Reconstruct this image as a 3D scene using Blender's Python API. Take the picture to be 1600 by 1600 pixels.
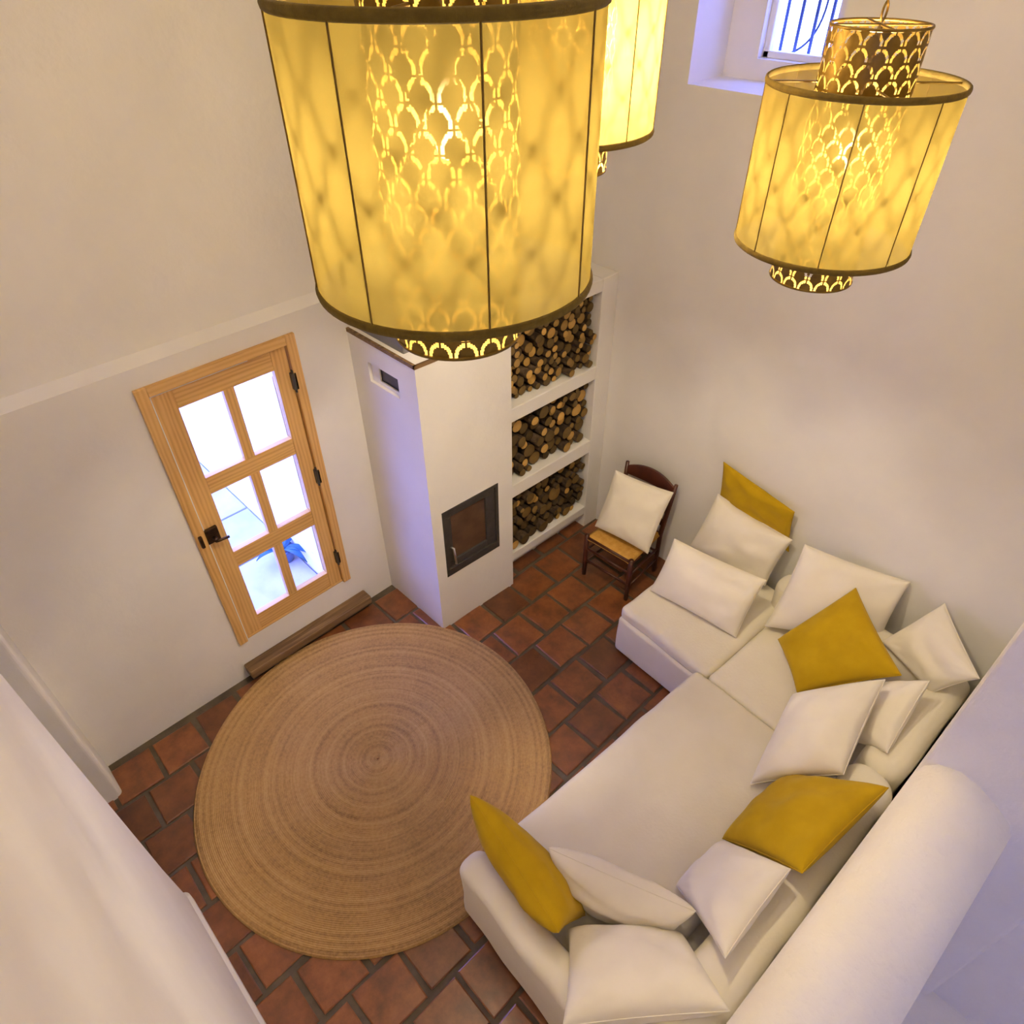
import bpy, bmesh, math, random
from mathutils import Vector, Matrix, noise

S = bpy.context.scene
for o in list(bpy.data.objects):
    bpy.data.objects.remove(o)
COL = S.collection
random.seed(7)
PI = math.pi

# ------------------------------------------------------------------ camera
FPX = 1083.08
CAM = Vector((-2.4575, -3.5542, 4.2283))
RT = Vector((0.71692167, -0.69711299, -0.00753637))
UP = Vector((0.46206103, 0.4670403, 0.75390514))
FW = Vector((0.52203727, 0.5439732, -0.65694006))
cd = bpy.data.cameras.new('camera')
cd.sensor_fit = 'HORIZONTAL'
cd.sensor_width = 36.0
cd.lens = 36.0 * FPX / 1600.0
cd.clip_start = 0.05
cam = bpy.data.objects.new('camera', cd)
COL.objects.link(cam)
M3x3 = Matrix((RT, UP, -FW)).transposed()
cam.matrix_world = Matrix.Translation(CAM) @ M3x3.to_4x4()
S.camera = cam


def px(u, v, z):
    """point of the photograph at a known height z"""
    r = FW + RT * ((u - 800) / FPX) - UP * ((v - 800) / FPX)
    return CAM + r * ((z - CAM.z) / r.z)


# ------------------------------------------------------------------ light
SKY_STRENGTH = 13.0
BULB_POWER = 150.0
GLOBE_POWER = 4.0
w = bpy.data.worlds.new('sky')
S.world = w
w.use_nodes = True
bg = w.node_tree.nodes['Background']
bg.inputs['Color'].default_value = (0.22, 0.28, 1.0, 1)
bg.inputs['Strength'].default_value = SKY_STRENGTH
S.view_settings.view_transform = 'Standard'
S.view_settings.look = 'None'
S.view_settings.gamma = 1.0
S.view_settings.use_curve_mapping = False
S.view_settings.exposure = 0.15
S.cycles.max_bounces = 8
S.cycles.diffuse_bounces = 5
S.cycles.glossy_bounces = 2
S.cycles.transmission_bounces = 3
S.cycles.transparent_max_bounces = 10
S.cycles.sample_clamp_indirect = 6.0
S.cycles.use_denoising = True
S.cycles.use_light_tree = True
S.cycles.use_adaptive_sampling = True
S.cycles.adaptive_threshold = 0.1


# ------------------------------------------------------------------ materials
def node_mat(name):
    m = bpy.data.materials.new(name)
    m.use_nodes = True
    nt = m.node_tree
    b = nt.nodes['Principled BSDF']
    return m, nt, b


def ramp(nt, stops):
    r = nt.nodes.new('ShaderNodeValToRGB')
    el = r.color_ramp.elements
    while len(el) < len(stops):
        el.new(0.5)
    for e, (p, c) in zip(el, stops):
        e.position = p
        e.color = (*c, 1)
    return r


def coords(nt, kind='Object'):
    return nt.nodes.new('ShaderNodeTexCoord').outputs[kind]


def noise_tex(nt, vec, scale, detail=4, rough=0.55):
    n = nt.nodes.new('ShaderNodeTexNoise')
    n.inputs['Scale'].default_value = scale
    n.inputs['Detail'].default_value = detail
    n.inputs['Roughness'].default_value = rough
    if vec is not None:
        nt.links.new(vec, n.inputs['Vector'])
    return n


def add_bump(nt, b, height, strength, dist=0.01):
    bp = nt.nodes.new('ShaderNodeBump')
    bp.inputs['Strength'].default_value = strength
    bp.inputs['Distance'].default_value = dist
    nt.links.new(height, bp.inputs['Height'])
    nt.links.new(bp.outputs['Normal'], b.inputs['Normal'])


def noisy(name, c1, c2, scale, rough=0.7, bump=0.15, bscale=None, bdist=0.004, metal=0.0, detail=5, spec=0.3, rnd=0.0, sheen=0.0):
    m, nt, b = node_mat(name)
    co = coords(nt)
    n = noise_tex(nt, co, scale, detail)
    r = ramp(nt, [(0.3, c1), (0.7, c2)])
    nt.links.new(n.outputs['Fac'], r.inputs['Fac'])
    out = r.outputs['Color']
    if rnd:
        oi = nt.nodes.new('ShaderNodeObjectInfo')
        hs = nt.nodes.new('ShaderNodeHueSaturation')
        mr = nt.nodes.new('ShaderNodeMapRange')
        mr.inputs['To Min'].default_value = 1 - rnd
        mr.inputs['To Max'].default_value = 1 + rnd
        nt.links.new(oi.outputs['Random'], mr.inputs['Value'])
        nt.links.new(mr.outputs['Result'], hs.inputs['Value'])
        nt.links.new(out, hs.inputs['Color'])
        out = hs.outputs['Color']
    nt.links.new(out, b.inputs['Base Color'])
    b.inputs['Roughness'].default_value = rough
    b.inputs['Metallic'].default_value = metal
    b.inputs['Specular IOR Level'].default_value = spec
    if sheen:
        b.inputs['Sheen Weight'].default_value = sheen
    if bump:
        n2 = noise_tex(nt, co, bscale or scale * 6, 4)
        add_bump(nt, b, n2.outputs['Fac'], bump, bdist)
    return m


MAT = {}
MAT['plaster'] = noisy('lime_plaster', (0.80, 0.785, 0.75), (0.84, 0.825, 0.79), 3.0, 0.9, 0.35, 9.0, 0.012, spec=0.15)
MAT['plaster_rough'] = noisy('rough_lime_plaster', (0.80, 0.775, 0.74), (0.84, 0.82, 0.79), 5.0, 0.9, 0.6, 22.0, 0.012, spec=0.15)
MAT['linen'] = noisy('cream_linen', (0.80, 0.745, 0.62), (0.84, 0.79, 0.67), 6.0, 0.95, 0.25, 420.0, 0.002, spec=0.1, sheen=0.15)
MAT['slip'] = noisy('white_slipcover', (0.80, 0.745, 0.595), (0.84, 0.79, 0.65), 5.0, 0.95, 0.3, 60.0, 0.004, spec=0.1, sheen=0.1)
MAT['mustard'] = noisy('mustard_cotton', (0.45, 0.28, 0.007), (0.53, 0.34, 0.010), 7.0, 0.95, 0.25, 380.0, 0.002, spec=0.1, sheen=0.1)
MAT['grout'] = noisy('grout', (0.085, 0.066, 0.048), (0.15, 0.118, 0.085), 8.0, 0.9, 0.4, 60.0, 0.004)
MAT['grey'] = noisy('grey_metal_cladding', (0.15, 0.145, 0.145), (0.19, 0.185, 0.185), 4.0, 0.35, 0.1, 14.0, 0.004, spec=0.5)
MAT['iron'] = noisy('dark_iron', (0.040, 0.036, 0.034), (0.062, 0.056, 0.052), 20.0, 0.45, 0.2, 90.0, 0.002, spec=0.5)
MAT['steel'] = noisy('brushed_steel', (0.55, 0.53, 0.5), (0.62, 0.6, 0.57), 30.0, 0.3, 0.0, metal=1.0)
MAT['bronze'] = noisy('bronze_lock', (0.05, 0.03, 0.02), (0.09, 0.055, 0.035), 30.0, 0.35, 0.1, metal=0.8)
MAT['dark_wood'] = noisy('mahogany', (0.055, 0.013, 0.008), (0.095, 0.024, 0.013), 14.0, 0.35, 0.1, 60.0, 0.002, spec=0.5)
MAT['rush'] = noisy('rush_seat', (0.52, 0.27, 0.05), (0.66, 0.38, 0.09), 24.0, 0.7, 0.6, 120.0, 0.004)
MAT['brass'] = noisy('aged_brass', (0.13, 0.078, 0.014), (0.22, 0.14, 0.030), 30.0, 0.45, 0.2, 120.0, 0.002, metal=0.55)
MAT['trim'] = noisy('olive_brown_braid', (0.10, 0.065, 0.010), (0.15, 0.10, 0.016), 60.0, 0.85, 0.4, 300.0, 0.002)
MAT['seam'] = noisy('dark_thread', (0.12, 0.07, 0.015), (0.16, 0.10, 0.02), 60.0, 0.9, 0.0)
MAT['bark'] = noisy('log_bark', (0.035, 0.022, 0.014), (0.13, 0.085, 0.05), 18.0, 0.9, 0.8, 60.0, 0.01, rnd=0.4)
MAT['blue_iron'] = noisy('blue_painted_iron', (0.035, 0.055, 0.13), (0.05, 0.075, 0.17), 20.0, 0.5, 0.1, 80.0, 0.002)
MAT['white_paint'] = noisy('white_gloss_paint', (0.80, 0.80, 0.79), (0.83, 0.83, 0.82), 5.0, 0.4, 0.05, 30.0, 0.003, spec=0.5)
MAT['paver'] = noisy('pale_stone_paver', (0.42, 0.43, 0.45), (0.52, 0.53, 0.55), 6.0, 0.8, 0.3, 40.0, 0.005, rnd=0.08)
MAT['leaf'] = noisy('dark_leaf', (0.015, 0.09, 0.16), (0.03, 0.14, 0.24), 12.0, 0.4, 0.1, 40.0, 0.003)
MAT['clay'] = noisy('glazed_pot', (0.10, 0.16, 0.30), (0.14, 0.22, 0.38), 8.0, 0.4, 0.1, 40.0, 0.003)
MAT['soot'] = noisy('brown_firebrick', (0.10, 0.055, 0.03), (0.17, 0.09, 0.05), 9.0, 0.85, 0.4, 40.0, 0.006)
MAT['socket'] = noisy('lamp_socket', (0.05, 0.04, 0.03), (0.08, 0.06, 0.04), 20.0, 0.5, 0.0)


def tile_mat():
    m, nt, b = node_mat('terracotta_tile')
    co = coords(nt)
    oi = nt.nodes.new('ShaderNodeObjectInfo')
    va = nt.nodes.new('ShaderNodeVectorMath')
    va.operation = 'ADD'
    nt.links.new(co, va.inputs[0])
    nt.links.new(oi.outputs['Location'], va.inputs[1])
    n = noise_tex(nt, va.outputs[0], 7.0, 8, 0.68)
    r = ramp(nt, [(0.25, (0.085, 0.034, 0.014)), (0.5, (0.20, 0.066, 0.022)), (0.75, (0.30, 0.108, 0.034))])
    nt.links.new(n.outputs['Fac'], r.inputs['Fac'])
    hs = nt.nodes.new('ShaderNodeHueSaturation')
    mr = nt.nodes.new('ShaderNodeMapRange')
    mr.inputs['To Min'].default_value = 0.7
    mr.inputs['To Max'].default_value = 1.3
    nt.links.new(oi.outputs['Random'], mr.inputs['Value'])
    nt.links.new(mr.outputs['Result'], hs.inputs['Value'])
    nt.links.new(r.outputs['Color'], hs.inputs['Color'])
    nt.links.new(hs.outputs['Color'], b.inputs['Base Color'])
    n2 = noise_tex(nt, va.outputs[0], 9.0, 4)
    r2 = ramp(nt, [(0.3, (0.30,) * 3), (0.7, (0.42,) * 3)])
    nt.links.new(n2.outputs['Fac'], r2.inputs['Fac'])
    nt.links.new(r2.outputs['Color'], b.inputs['Roughness'])
    b.inputs['Coat Weight'].default_value = 0.5
    b.inputs['Coat Roughness'].default_value = 0.18
    n3 = noise_tex(nt, va.outputs[0], 30.0, 4)
    add_bump(nt, b, n3.outputs['Fac'], 0.25, 0.004)
    return m


def wood_mat(name, c1, c2, c3, axis='Z', scale=9.0, rough=0.45, stretch=0.12):
    m, nt, b = node_mat(name)
    co = coords(nt)
    mp = nt.nodes.new('ShaderNodeMapping')
    sc = [1, 1, 1]
    sc['XYZ'.index(axis)] = stretch
    mp.inputs['Scale'].default_value = sc
    nt.links.new(co, mp.inputs['Vector'])
    n = noise_tex(nt, mp.outputs['Vector'], scale, 6, 0.6)
    wv = nt.nodes.new('ShaderNodeTexWave')
    wv.bands_direction = 'Z' if axis == 'X' else 'X'
    wv.inputs['Scale'].default_value = scale * 1.4
    wv.inputs['Distortion'].default_value = 6.0
    wv.inputs['Detail'].default_value = 3
    nt.links.new(mp.outputs['Vector'], wv.inputs['Vector'])
    mx = nt.nodes.new('ShaderNodeMath')
    mx.operation = 'MULTIPLY_ADD'
    mx.inputs[1].default_value = 0.35
    nt.links.new(wv.outputs['Fac'], mx.inputs[0])
    nt.links.new(n.outputs['Fac'], mx.inputs[2])
    r = ramp(nt, [(0.35, c1), (0.65, c2), (0.95, c3)])
    nt.links.new(mx.outputs[0], r.inputs['Fac'])
    nt.links.new(r.outputs['Color'], b.inputs['Base Color'])
    b.inputs['Roughness'].default_value = rough
    add_bump(nt, b, mx.outputs[0], 0.1, 0.002)
    return m


def jute_mat():
    m, nt, b = node_mat('jute_braid')
    co = coords(nt)
    sep = nt.nodes.new('ShaderNodeSeparateXYZ')
    nt.links.new(co, sep.inputs[0])
    le = nt.nodes.new('ShaderNodeVectorMath')
    le.operation = 'LENGTH'
    nt.links.new(co, le.inputs[0])
    # slow change from coil to coil
    cmb = nt.nodes.new('ShaderNodeCombineXYZ')
    nt.links.new(le.outputs['Value'], cmb.inputs[0])
    n1 = noise_tex(nt, cmb.outputs[0], 26.0, 3)
    n2 = noise_tex(nt, co, 55.0, 3)
    n3 = noise_tex(nt, co, 2.2, 3)
    a = nt.nodes.new('ShaderNodeMath'); a.operation = 'MULTIPLY_ADD'; a.inputs[1].default_value = 0.55
    nt.links.new(n1.outputs['Fac'], a.inputs[0])
    a2 = nt.nodes.new('ShaderNodeMath'); a2.operation = 'MULTIPLY'; a2.inputs[1].default_value = 0.3
    nt.links.new(n2.outputs['Fac'], a2.inputs[0])
    nt.links.new(a2.outputs[0], a.inputs[2])
    a3 = nt.nodes.new('ShaderNodeMath'); a3.operation = 'MULTIPLY_ADD'; a3.inputs[1].default_value = 0.25
    nt.links.new(n3.outputs['Fac'], a3.inputs[0])
    nt.links.new(a.outputs[0], a3.inputs[2])
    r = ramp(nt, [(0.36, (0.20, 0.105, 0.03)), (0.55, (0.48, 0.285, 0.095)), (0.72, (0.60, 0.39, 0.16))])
    nt.links.new(a3.outputs[0], r.inputs['Fac'])
    nt.links.new(r.outputs['Color'], b.inputs['Base Color'])
    b.inputs['Roughness'].default_value = 0.5
    b.inputs['Specular IOR Level'].default_value = 0.5
    n4 = noise_tex(nt, co, 160.0, 2)
    add_bump(nt, b, n4.outputs['Fac'], 0.6, 0.006)
    return m


def end_mat(name='log_cut_face', k=1.0, lo=0.35):
    m, nt, b = node_mat(name)
    co = coords(nt)
    le = nt.nodes.new('ShaderNodeVectorMath'); le.operation = 'LENGTH'
    nt.links.new(co, le.inputs[0])
    n = noise_tex(nt, co, 30.0, 3)
    a = nt.nodes.new('ShaderNodeMath'); a.operation = 'MULTIPLY_ADD'; a.inputs[1].default_value = 8.0
    nt.links.new(le.outputs['Value'], a.inputs[0])
    nt.links.new(n.outputs['Fac'], a.inputs[2])
    fr = nt.nodes.new('ShaderNodeMath'); fr.operation = 'PINGPONG'; fr.inputs[1].default_value = 0.5
    nt.links.new(a.outputs[0], fr.inputs[0])
    r = ramp(nt, [(0.0, (0.50 * k, 0.28 * k, 0.06 * k)), (1.0, (0.70 * k, 0.46 * k, 0.13 * k))])
    nt.links.new(fr.outputs[0], r.inputs['Fac'])
    oi = nt.nodes.new('ShaderNodeObjectInfo')
    pw = nt.nodes.new('ShaderNodeMapRange')
    pw.inputs['To Min'].default_value = lo
    pw.inputs['To Max'].default_value = 1.15
    nt.links.new(oi.outputs['Random'], pw.inputs['Value'])
    hs = nt.nodes.new('ShaderNodeHueSaturation')
    nt.links.new(pw.outputs['Result'], hs.inputs['Value'])
    nt.links.new(r.outputs['Color'], hs.inputs['Color'])
    nt.links.new(hs.outputs['Color'], b.inputs['Base Color'])
    b.inputs['Roughness'].default_value = 0.8
    return m


def shade_mat():
    m = bpy.data.materials.new('gauze_shade')
    m.use_nodes = True
    nt = m.node_tree
    nt.nodes.clear()
    out = nt.nodes.new('ShaderNodeOutputMaterial')
    tr = nt.nodes.new('ShaderNodeBsdfTransparent')
    tr.inputs['Color'].default_value = (1.0, 0.90, 0.64, 1)
    tl = nt.nodes.new('ShaderNodeBsdfTranslucent')
    tl.inputs['Color'].default_value = (0.155, 0.115, 0.027, 1)
    df = nt.nodes.new('ShaderNodeBsdfDiffuse')
    df.inputs['Color'].default_value = (0.17, 0.112, 0.018, 1)
    m1 = nt.nodes.new('ShaderNodeMixShader')
    m1.inputs[0].default_value = 0.35
    nt.links.new(tl.outputs[0], m1.inputs[1])
    nt.links.new(df.outputs[0], m1.inputs[2])
    m2 = nt.nodes.new('ShaderNodeMixShader')
    m2.inputs[0].default_value = 0.14          # open weave
    nt.links.new(m1.outputs[0], m2.inputs[1])
    nt.links.new(tr.outputs[0], m2.inputs[2])
    nt.links.new(m2.outputs[0], out.inputs['Surface'])
    return m


def glass_mat(name='window_glass', tint=(0.95, 0.97, 1.0)):
    m = bpy.data.materials.new(name)
    m.use_nodes = True
    nt = m.node_tree
    nt.nodes.clear()
    out = nt.nodes.new('ShaderNodeOutputMaterial')
    tr = nt.nodes.new('ShaderNodeBsdfTransparent')
    tr.inputs['Color'].default_value = (*tint, 1)
    gl = nt.nodes.new('ShaderNodeBsdfGlossy')
    gl.inputs['Roughness'].default_value = 0.02
    lw = nt.nodes.new('ShaderNodeLayerWeight')
    lw.inputs['Blend'].default_value = 0.5
    pw = nt.nodes.new('ShaderNodeMath'); pw.operation = 'POWER'; pw.inputs[1].default_value = 5.0
    nt.links.new(lw.outputs['Facing'], pw.inputs[0])
    fr = nt.nodes.new('ShaderNodeMath'); fr.operation = 'MULTIPLY_ADD'; fr.inputs[1].default_value = 0.6; fr.inputs[2].default_value = 0.03
    nt.links.new(pw.outputs[0], fr.inputs[0])
    mx = nt.nodes.new('ShaderNodeMixShader')
    nt.links.new(fr.outputs[0], mx.inputs[0])
    nt.links.new(tr.outputs[0], mx.inputs[1])
    nt.links.new(gl.outputs[0], mx.inputs[2])
    nt.links.new(mx.outputs[0], out.inputs['Surface'])
    return m


def emit_mat(name, col, s):
    m = bpy.data.materials.new(name)
    m.use_nodes = True
    nt = m.node_tree
    nt.nodes.clear()
    out = nt.nodes.new('ShaderNodeOutputMaterial')
    e = nt.nodes.new('ShaderNodeEmission')
    e.inputs['Color'].default_value = (*col, 1)
    e.inputs['Strength'].default_value = s
    nt.links.new(e.outputs[0], out.inputs['Surface'])
    return m


MAT['tile'] = tile_mat()
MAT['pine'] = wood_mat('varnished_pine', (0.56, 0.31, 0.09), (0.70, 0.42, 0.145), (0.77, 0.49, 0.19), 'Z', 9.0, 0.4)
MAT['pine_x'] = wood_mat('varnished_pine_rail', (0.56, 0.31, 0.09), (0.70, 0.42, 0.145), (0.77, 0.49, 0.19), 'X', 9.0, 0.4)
MAT['old_wood'] = wood_mat('weathered_beam', (0.09, 0.05, 0.022), (0.20, 0.115, 0.05), (0.30, 0.19, 0.09), 'X', 26.0, 0.7, 0.06)
MAT['jute'] = jute_mat()
MAT['log_end'] = end_mat()
MAT['log_end_old'] = end_mat('weathered_log_cut_face', 0.28, 0.4)
MAT['shade'] = shade_mat()
MAT['glass'] = glass_mat()
MAT['stove_glass'] = noisy('reflection_brown_stove_glass', (0.085, 0.048, 0.032), (0.14, 0.082, 0.052), 7.0, 0.12, 0.0, spec=0.6)  # brown base colour stands in for reflections on the stove glass
BULB_COL = (1.0, 0.825, 0.57)
def bulb_glass():
    m = emit_mat('glowing_bulb_glass', (1.0, 0.82, 0.55), 26.0)
    nt = m.node_tree
    tr = nt.nodes.new('ShaderNodeBsdfTransparent')
    mx = nt.nodes.new('ShaderNodeMixShader')
    mx.inputs[0].default_value = 0.35
    e = next(n for n in nt.nodes if n.type == 'EMISSION')
    out = next(n for n in nt.nodes if n.type == 'OUTPUT_MATERIAL')
    nt.links.new(tr.outputs[0], mx.inputs[1])
    nt.links.new(e.outputs[0], mx.inputs[2])
    nt.links.new(mx.outputs[0], out.inputs['Surface'])
    m.cycles.emission_sampling = 'NONE'
    return m


MAT['bulb'] = bulb_glass()
MAT['globe'] = bulb_glass()


# ------------------------------------------------------------------ mesh helpers
class MB:
    def __init__(s):
        s.v, s.f = [], []

    def add(s, vs, fs):
        o = len(s.v)
        s.v += [tuple(p) for p in vs]
        s.f += [tuple(i + o for i in f) for f in fs]
        return s

    def box(s, x0, x1, y0, y1, z0, z1):
        v = [(x, y, z) for z in (z0, z1) for y in (y0, y1) for x in (x0, x1)]
        return s.add(v, [(0, 2, 3, 1), (4, 5, 7, 6), (0, 1, 5, 4), (2, 6, 7, 3), (0, 4, 6, 2), (1, 3, 7, 5)])

    def bar(s, a, b, wd, ht, upv=(0, 0, 1)):
        a, b = Vector(a), Vector(b)
        d = (b - a).normalized()
        u = Vector(upv)
        if abs(d.dot(u)) > 0.98:
            u = Vector((1, 0, 0))
        r = d.cross(u).normalized()
        u = r.cross(d)
        v = []
        for p in (a, b):
            for i, j in ((-1, -1), (1, -1), (1, 1), (-1, 1)):
                v.append(p + r * (i * wd / 2) + u * (j * ht / 2))
        return s.add(v, [(0, 1, 2, 3), (7, 6, 5, 4), (0, 4, 5, 1), (1, 5, 6, 2), (2, 6, 7, 3), (3, 7, 4, 0)])

    def tube(s, pts, rad, n=10, closed=False, cap=True):
        pts = [Vector(p) for p in pts]
        if not isinstance(rad, (list, tuple)):
            rad = [rad] * len(pts)
        N = len(pts)
        rings = []
        ref = None
        for i, p in enumerate(pts):
            if closed:
                d = (pts[(i + 1) % N] - pts[i - 1]).normalized()
            else:
                d = (pts[min(i + 1, N - 1)] - pts[max(i - 1, 0)]).normalized()
            if ref is None:
                ref = Vector((0, 0, 1)) if abs(d.z) < 0.9 else Vector((1, 0, 0))
            r = d.cross(ref).normalized()
            ref = r.cross(d).normalized()
            rings.append([p + (r * math.cos(2 * PI * k / n) + ref * math.sin(2 * PI * k / n)) * rad[i] for k in range(n)])
        vs = [q for ring in rings for q in ring]
        fs = []
        for i in range(N if closed else N - 1):
            j = (i + 1) % N
            for k in range(n):
                fs.append((i * n + k, i * n + (k + 1) % n, j * n + (k + 1) % n, j * n + k))
        if cap and not closed:
            fs.append(tuple(reversed(range(n))))
            fs.append(tuple(range((N - 1) * n, N * n)))
        return s.add(vs, fs)

    def lathe(s, prof, n=32, c=(0, 0, 0), closed=False):
        vs = []
        for (r, z) in prof:
            for k in range(n):
                a = 2 * PI * k / n
                vs.append((c[0] + r * math.cos(a), c[1] + r * math.sin(a), c[2] + z))
        fs = []
        m = len(prof)
        for i in range(m if closed else m - 1):
            j = (i + 1) % m
            for k in range(n):
                fs.append((i * n + k, i * n + (k + 1) % n, j * n + (k + 1) % n, j * n + k))
        return s.add(vs, fs)

    def wall(s, axis, p0, p1, us, zs, holes):
        """slab between p0 and p1 along axis; grid cells us x zs, cells inside a hole (u0,u1,z0,z1) left out"""
        us = sorted(set(us + [h[0] for h in holes] + [h[1] for h in holes]))
        zs = sorted(set(zs + [h[2] for h in holes] + [h[3] for h in holes]))
        for i in range(len(us) - 1):
            for j in range(len(zs) - 1):
                cu, cz = (us[i] + us[i + 1]) / 2, (zs[j] + zs[j + 1]) / 2
                if any(h[0] < cu < h[1] and h[2] < cz < h[3] for h in holes):
                    continue
                if axis == 'Y':
                    s.box(us[i], us[i + 1], p0, p1, zs[j], zs[j + 1])
                else:
                    s.box(p0, p1, us[i], us[i + 1], zs[j], zs[j + 1])
        return s

    def build(s, name, mat, parent=None, smooth=False, bevel=0.0, seg=2):
        me = bpy.data.meshes.new(name)
        me.from_pydata(s.v, [], s.f)
        me.validate()
        bm = bmesh.new()
        bm.from_mesh(me)
        bmesh.ops.recalc_face_normals(bm, faces=bm.faces)
        bm.to_mesh(me)
        bm.free()
        return link(name, me, mat, parent, smooth, bevel, seg)


def link(name, me, mat, parent=None, smooth=False, bevel=0.0, seg=2):
    if not me.materials:
        me.materials.append(MAT[mat] if isinstance(mat, str) else mat)
    if smooth:
        for p in me.polygons:
            p.use_smooth = True
    o = bpy.data.objects.new(name, me)
    COL.objects.link(o)
    if parent is not None:
        o.parent = parent
    if bevel:
        md = o.modifiers.new('bevel', 'BEVEL')
        md.width = bevel
        md.segments = seg
        md.limit_method = 'ANGLE'
        md.angle_limit = 0.6
    return o


def tag(o, label=None, cat=None, group=None, kind=None):
    if label:
        o['label'] = label
    if cat:
        o['category'] = cat
    if group:
        o['group'] = group
    if kind:
        o['kind'] = kind
    return o


def empty(name, loc=(0, 0, 0), rz=0.0):
    o = bpy.data.objects.new(name, None)
    o.empty_display_size = 0.1
    COL.objects.link(o)
    o.location = loc
    o.rotation_euler = (0, 0, rz)
    return o


def copy_tree(o, parent=None):
    c = o.copy()
    COL.objects.link(c)
    c.parent = parent
    for ch in list(o.children):
        copy_tree(ch, c)
    return c


def soft_box(name, x0, x1, y0, y1, z0, z1, r, mat, parent, puff=0.0, cell=0.06, nz=0.004, seed=0.0):
    """upholstered box: rounded edges, slightly crowned faces, uneven fabric"""
    cx, cy, cz = (x0 + x1) / 2, (y0 + y1) / 2, (z0 + z1) / 2
    hx, hy, hz = (x1 - x0) / 2, (y1 - y0) / 2, (z1 - z0) / 2
    r = min(r, hx, hy, hz)
    bm = bmesh.new()
    idx = {}

    def lin(h):
        n = max(2, int(2 * h / cell))
        a = [-h + 2 * h * i / n for i in range(n + 1)]
        for q in (0.3 * r, 0.65 * r, r):
            a += [-h + q, h - q]
        return sorted(set(round(x, 4) for x in a if -h - 1e-6 <= x <= h + 1e-6))
    ax = [lin(hx), lin(hy), lin(hz)]
    H = (hx, hy, hz)

    def vert(p):
        k = tuple(round(c, 4) for c in p)
        if k in idx:
            return idx[k]
        q = [max(-(H[i] - r), min(H[i] - r, p[i])) for i in range(3)]
        d = Vector((p[0] - q[0], p[1] - q[1], p[2] - q[2]))
        if d.length > 1e-6:
            d = d.normalized() * r
        out = Vector(q) + d
        if puff and out.z > 0:
            out.z += puff * max(0, (1 - (out.x / hx) ** 2)) ** 0.5 * max(0, (1 - (out.y / hy) ** 2)) ** 0.5
        w_ = Vector((out.x + cx, out.y + cy, out.z + cz))
        nn = noise.noise_vector(w_ * 5.0 + Vector((seed, 0, 0))) * nz
        idx[k] = bm.verts.new(w_ + nn)
        return idx[k]
    for a in range(3):
        b, c = [(1, 2), (2, 0), (0, 1)][a]
        for sgn in (-1, 1):
            for i in range(len(ax[b]) - 1):
                for j in range(len(ax[c]) - 1):
                    ps = []
                    for (di, dj) in ((0, 0), (1, 0), (1, 1), (0, 1)):
                        p = [0, 0, 0]
                        p[a] = sgn * H[a]
                        p[b] = ax[b][i + di]
                        p[c] = ax[c][j + dj]
                        ps.append(vert(p))
                    if len(set(ps)) < 3:
                        continue
                    if sgn < 0:
                        ps.reverse()
                    try:
                        bm.faces.new(ps)
                    except ValueError:
                        pass
    me = bpy.data.meshes.new(name)
    bm.to_mesh(me)
    bm.free()
    return link(name, me, mat, parent, True)


# ------------------------------------------------------------------ the setting
XB = 1.395          # right wall (behind the chaise)
CEIL = 5.3
XW = -4.2           # far side of the room behind the left wall
YM = -6.0           # back of the mezzanine
LEDGE = 2.50


def yD(x):           # room face of the sofa wall, not quite square to the others
    return -3.566 - 0.050 * (x + 2.12)


# floor : grout bed with single terracotta tiles
fl = MB().box(XW, XB + 0.5, -4.0, 0.0, -0.12, -0.012).build('floor', 'grout')
tag(fl, 'terracotta tiled floor with dark grout joints', None, None, 'structure')
TP, TS = 0.305, 0.276


def tile_mesh(k):
    h, b = TS / 2, 0.007
    rr = random.Random(k)
    q = lambda: rr.uniform(-0.007, 0.007)
    cor = [(-h + q(), -h + q()), (h + q(), -h + q()), (h + q(), h + q()), (-h + q(), h + q())]
    v = [(x, y, -0.014) for x, y in cor] + [(x, y, -0.005) for x, y in cor]
    v += [(x - math.copysign(b, x), y - math.copysign(b, y), q() * 0.25) for x, y in cor]
    f = [(8, 9, 10, 11)]
    for i in range(4):
        j = (i + 1) % 4
        f += [(i, j, 4 + j, 4 + i), (4 + i, 4 + j, 8 + j, 8 + i)]
    me = bpy.data.meshes.new('tile')
    me.from_pydata(v, [], f)
    me.materials.append(MAT['tile'])
    return me


tiles = [tile_mesh(k) for k in range(6)]
row = 0
y = -1.725 + 5 * TP
ry = 0
while y > -3.75:
    off = 0.0 if ry % 2 == 1 else TP * 0.5
    x = -0.06 + off - 11 * TP
    while x < XB + 0.12:
        o = link('tile', random.choice(tiles), 'tile', fl)
        o.location = (x + random.uniform(-.004, .004), y + random.uniform(-.004, .004), 0)
        o.rotation_euler = (0, 0, random.choice((0, PI / 2, PI, 1.5 * PI)) + random.uniform(-.012, .012))
        x += TP
    y -= TP
    ry += 1

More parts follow.
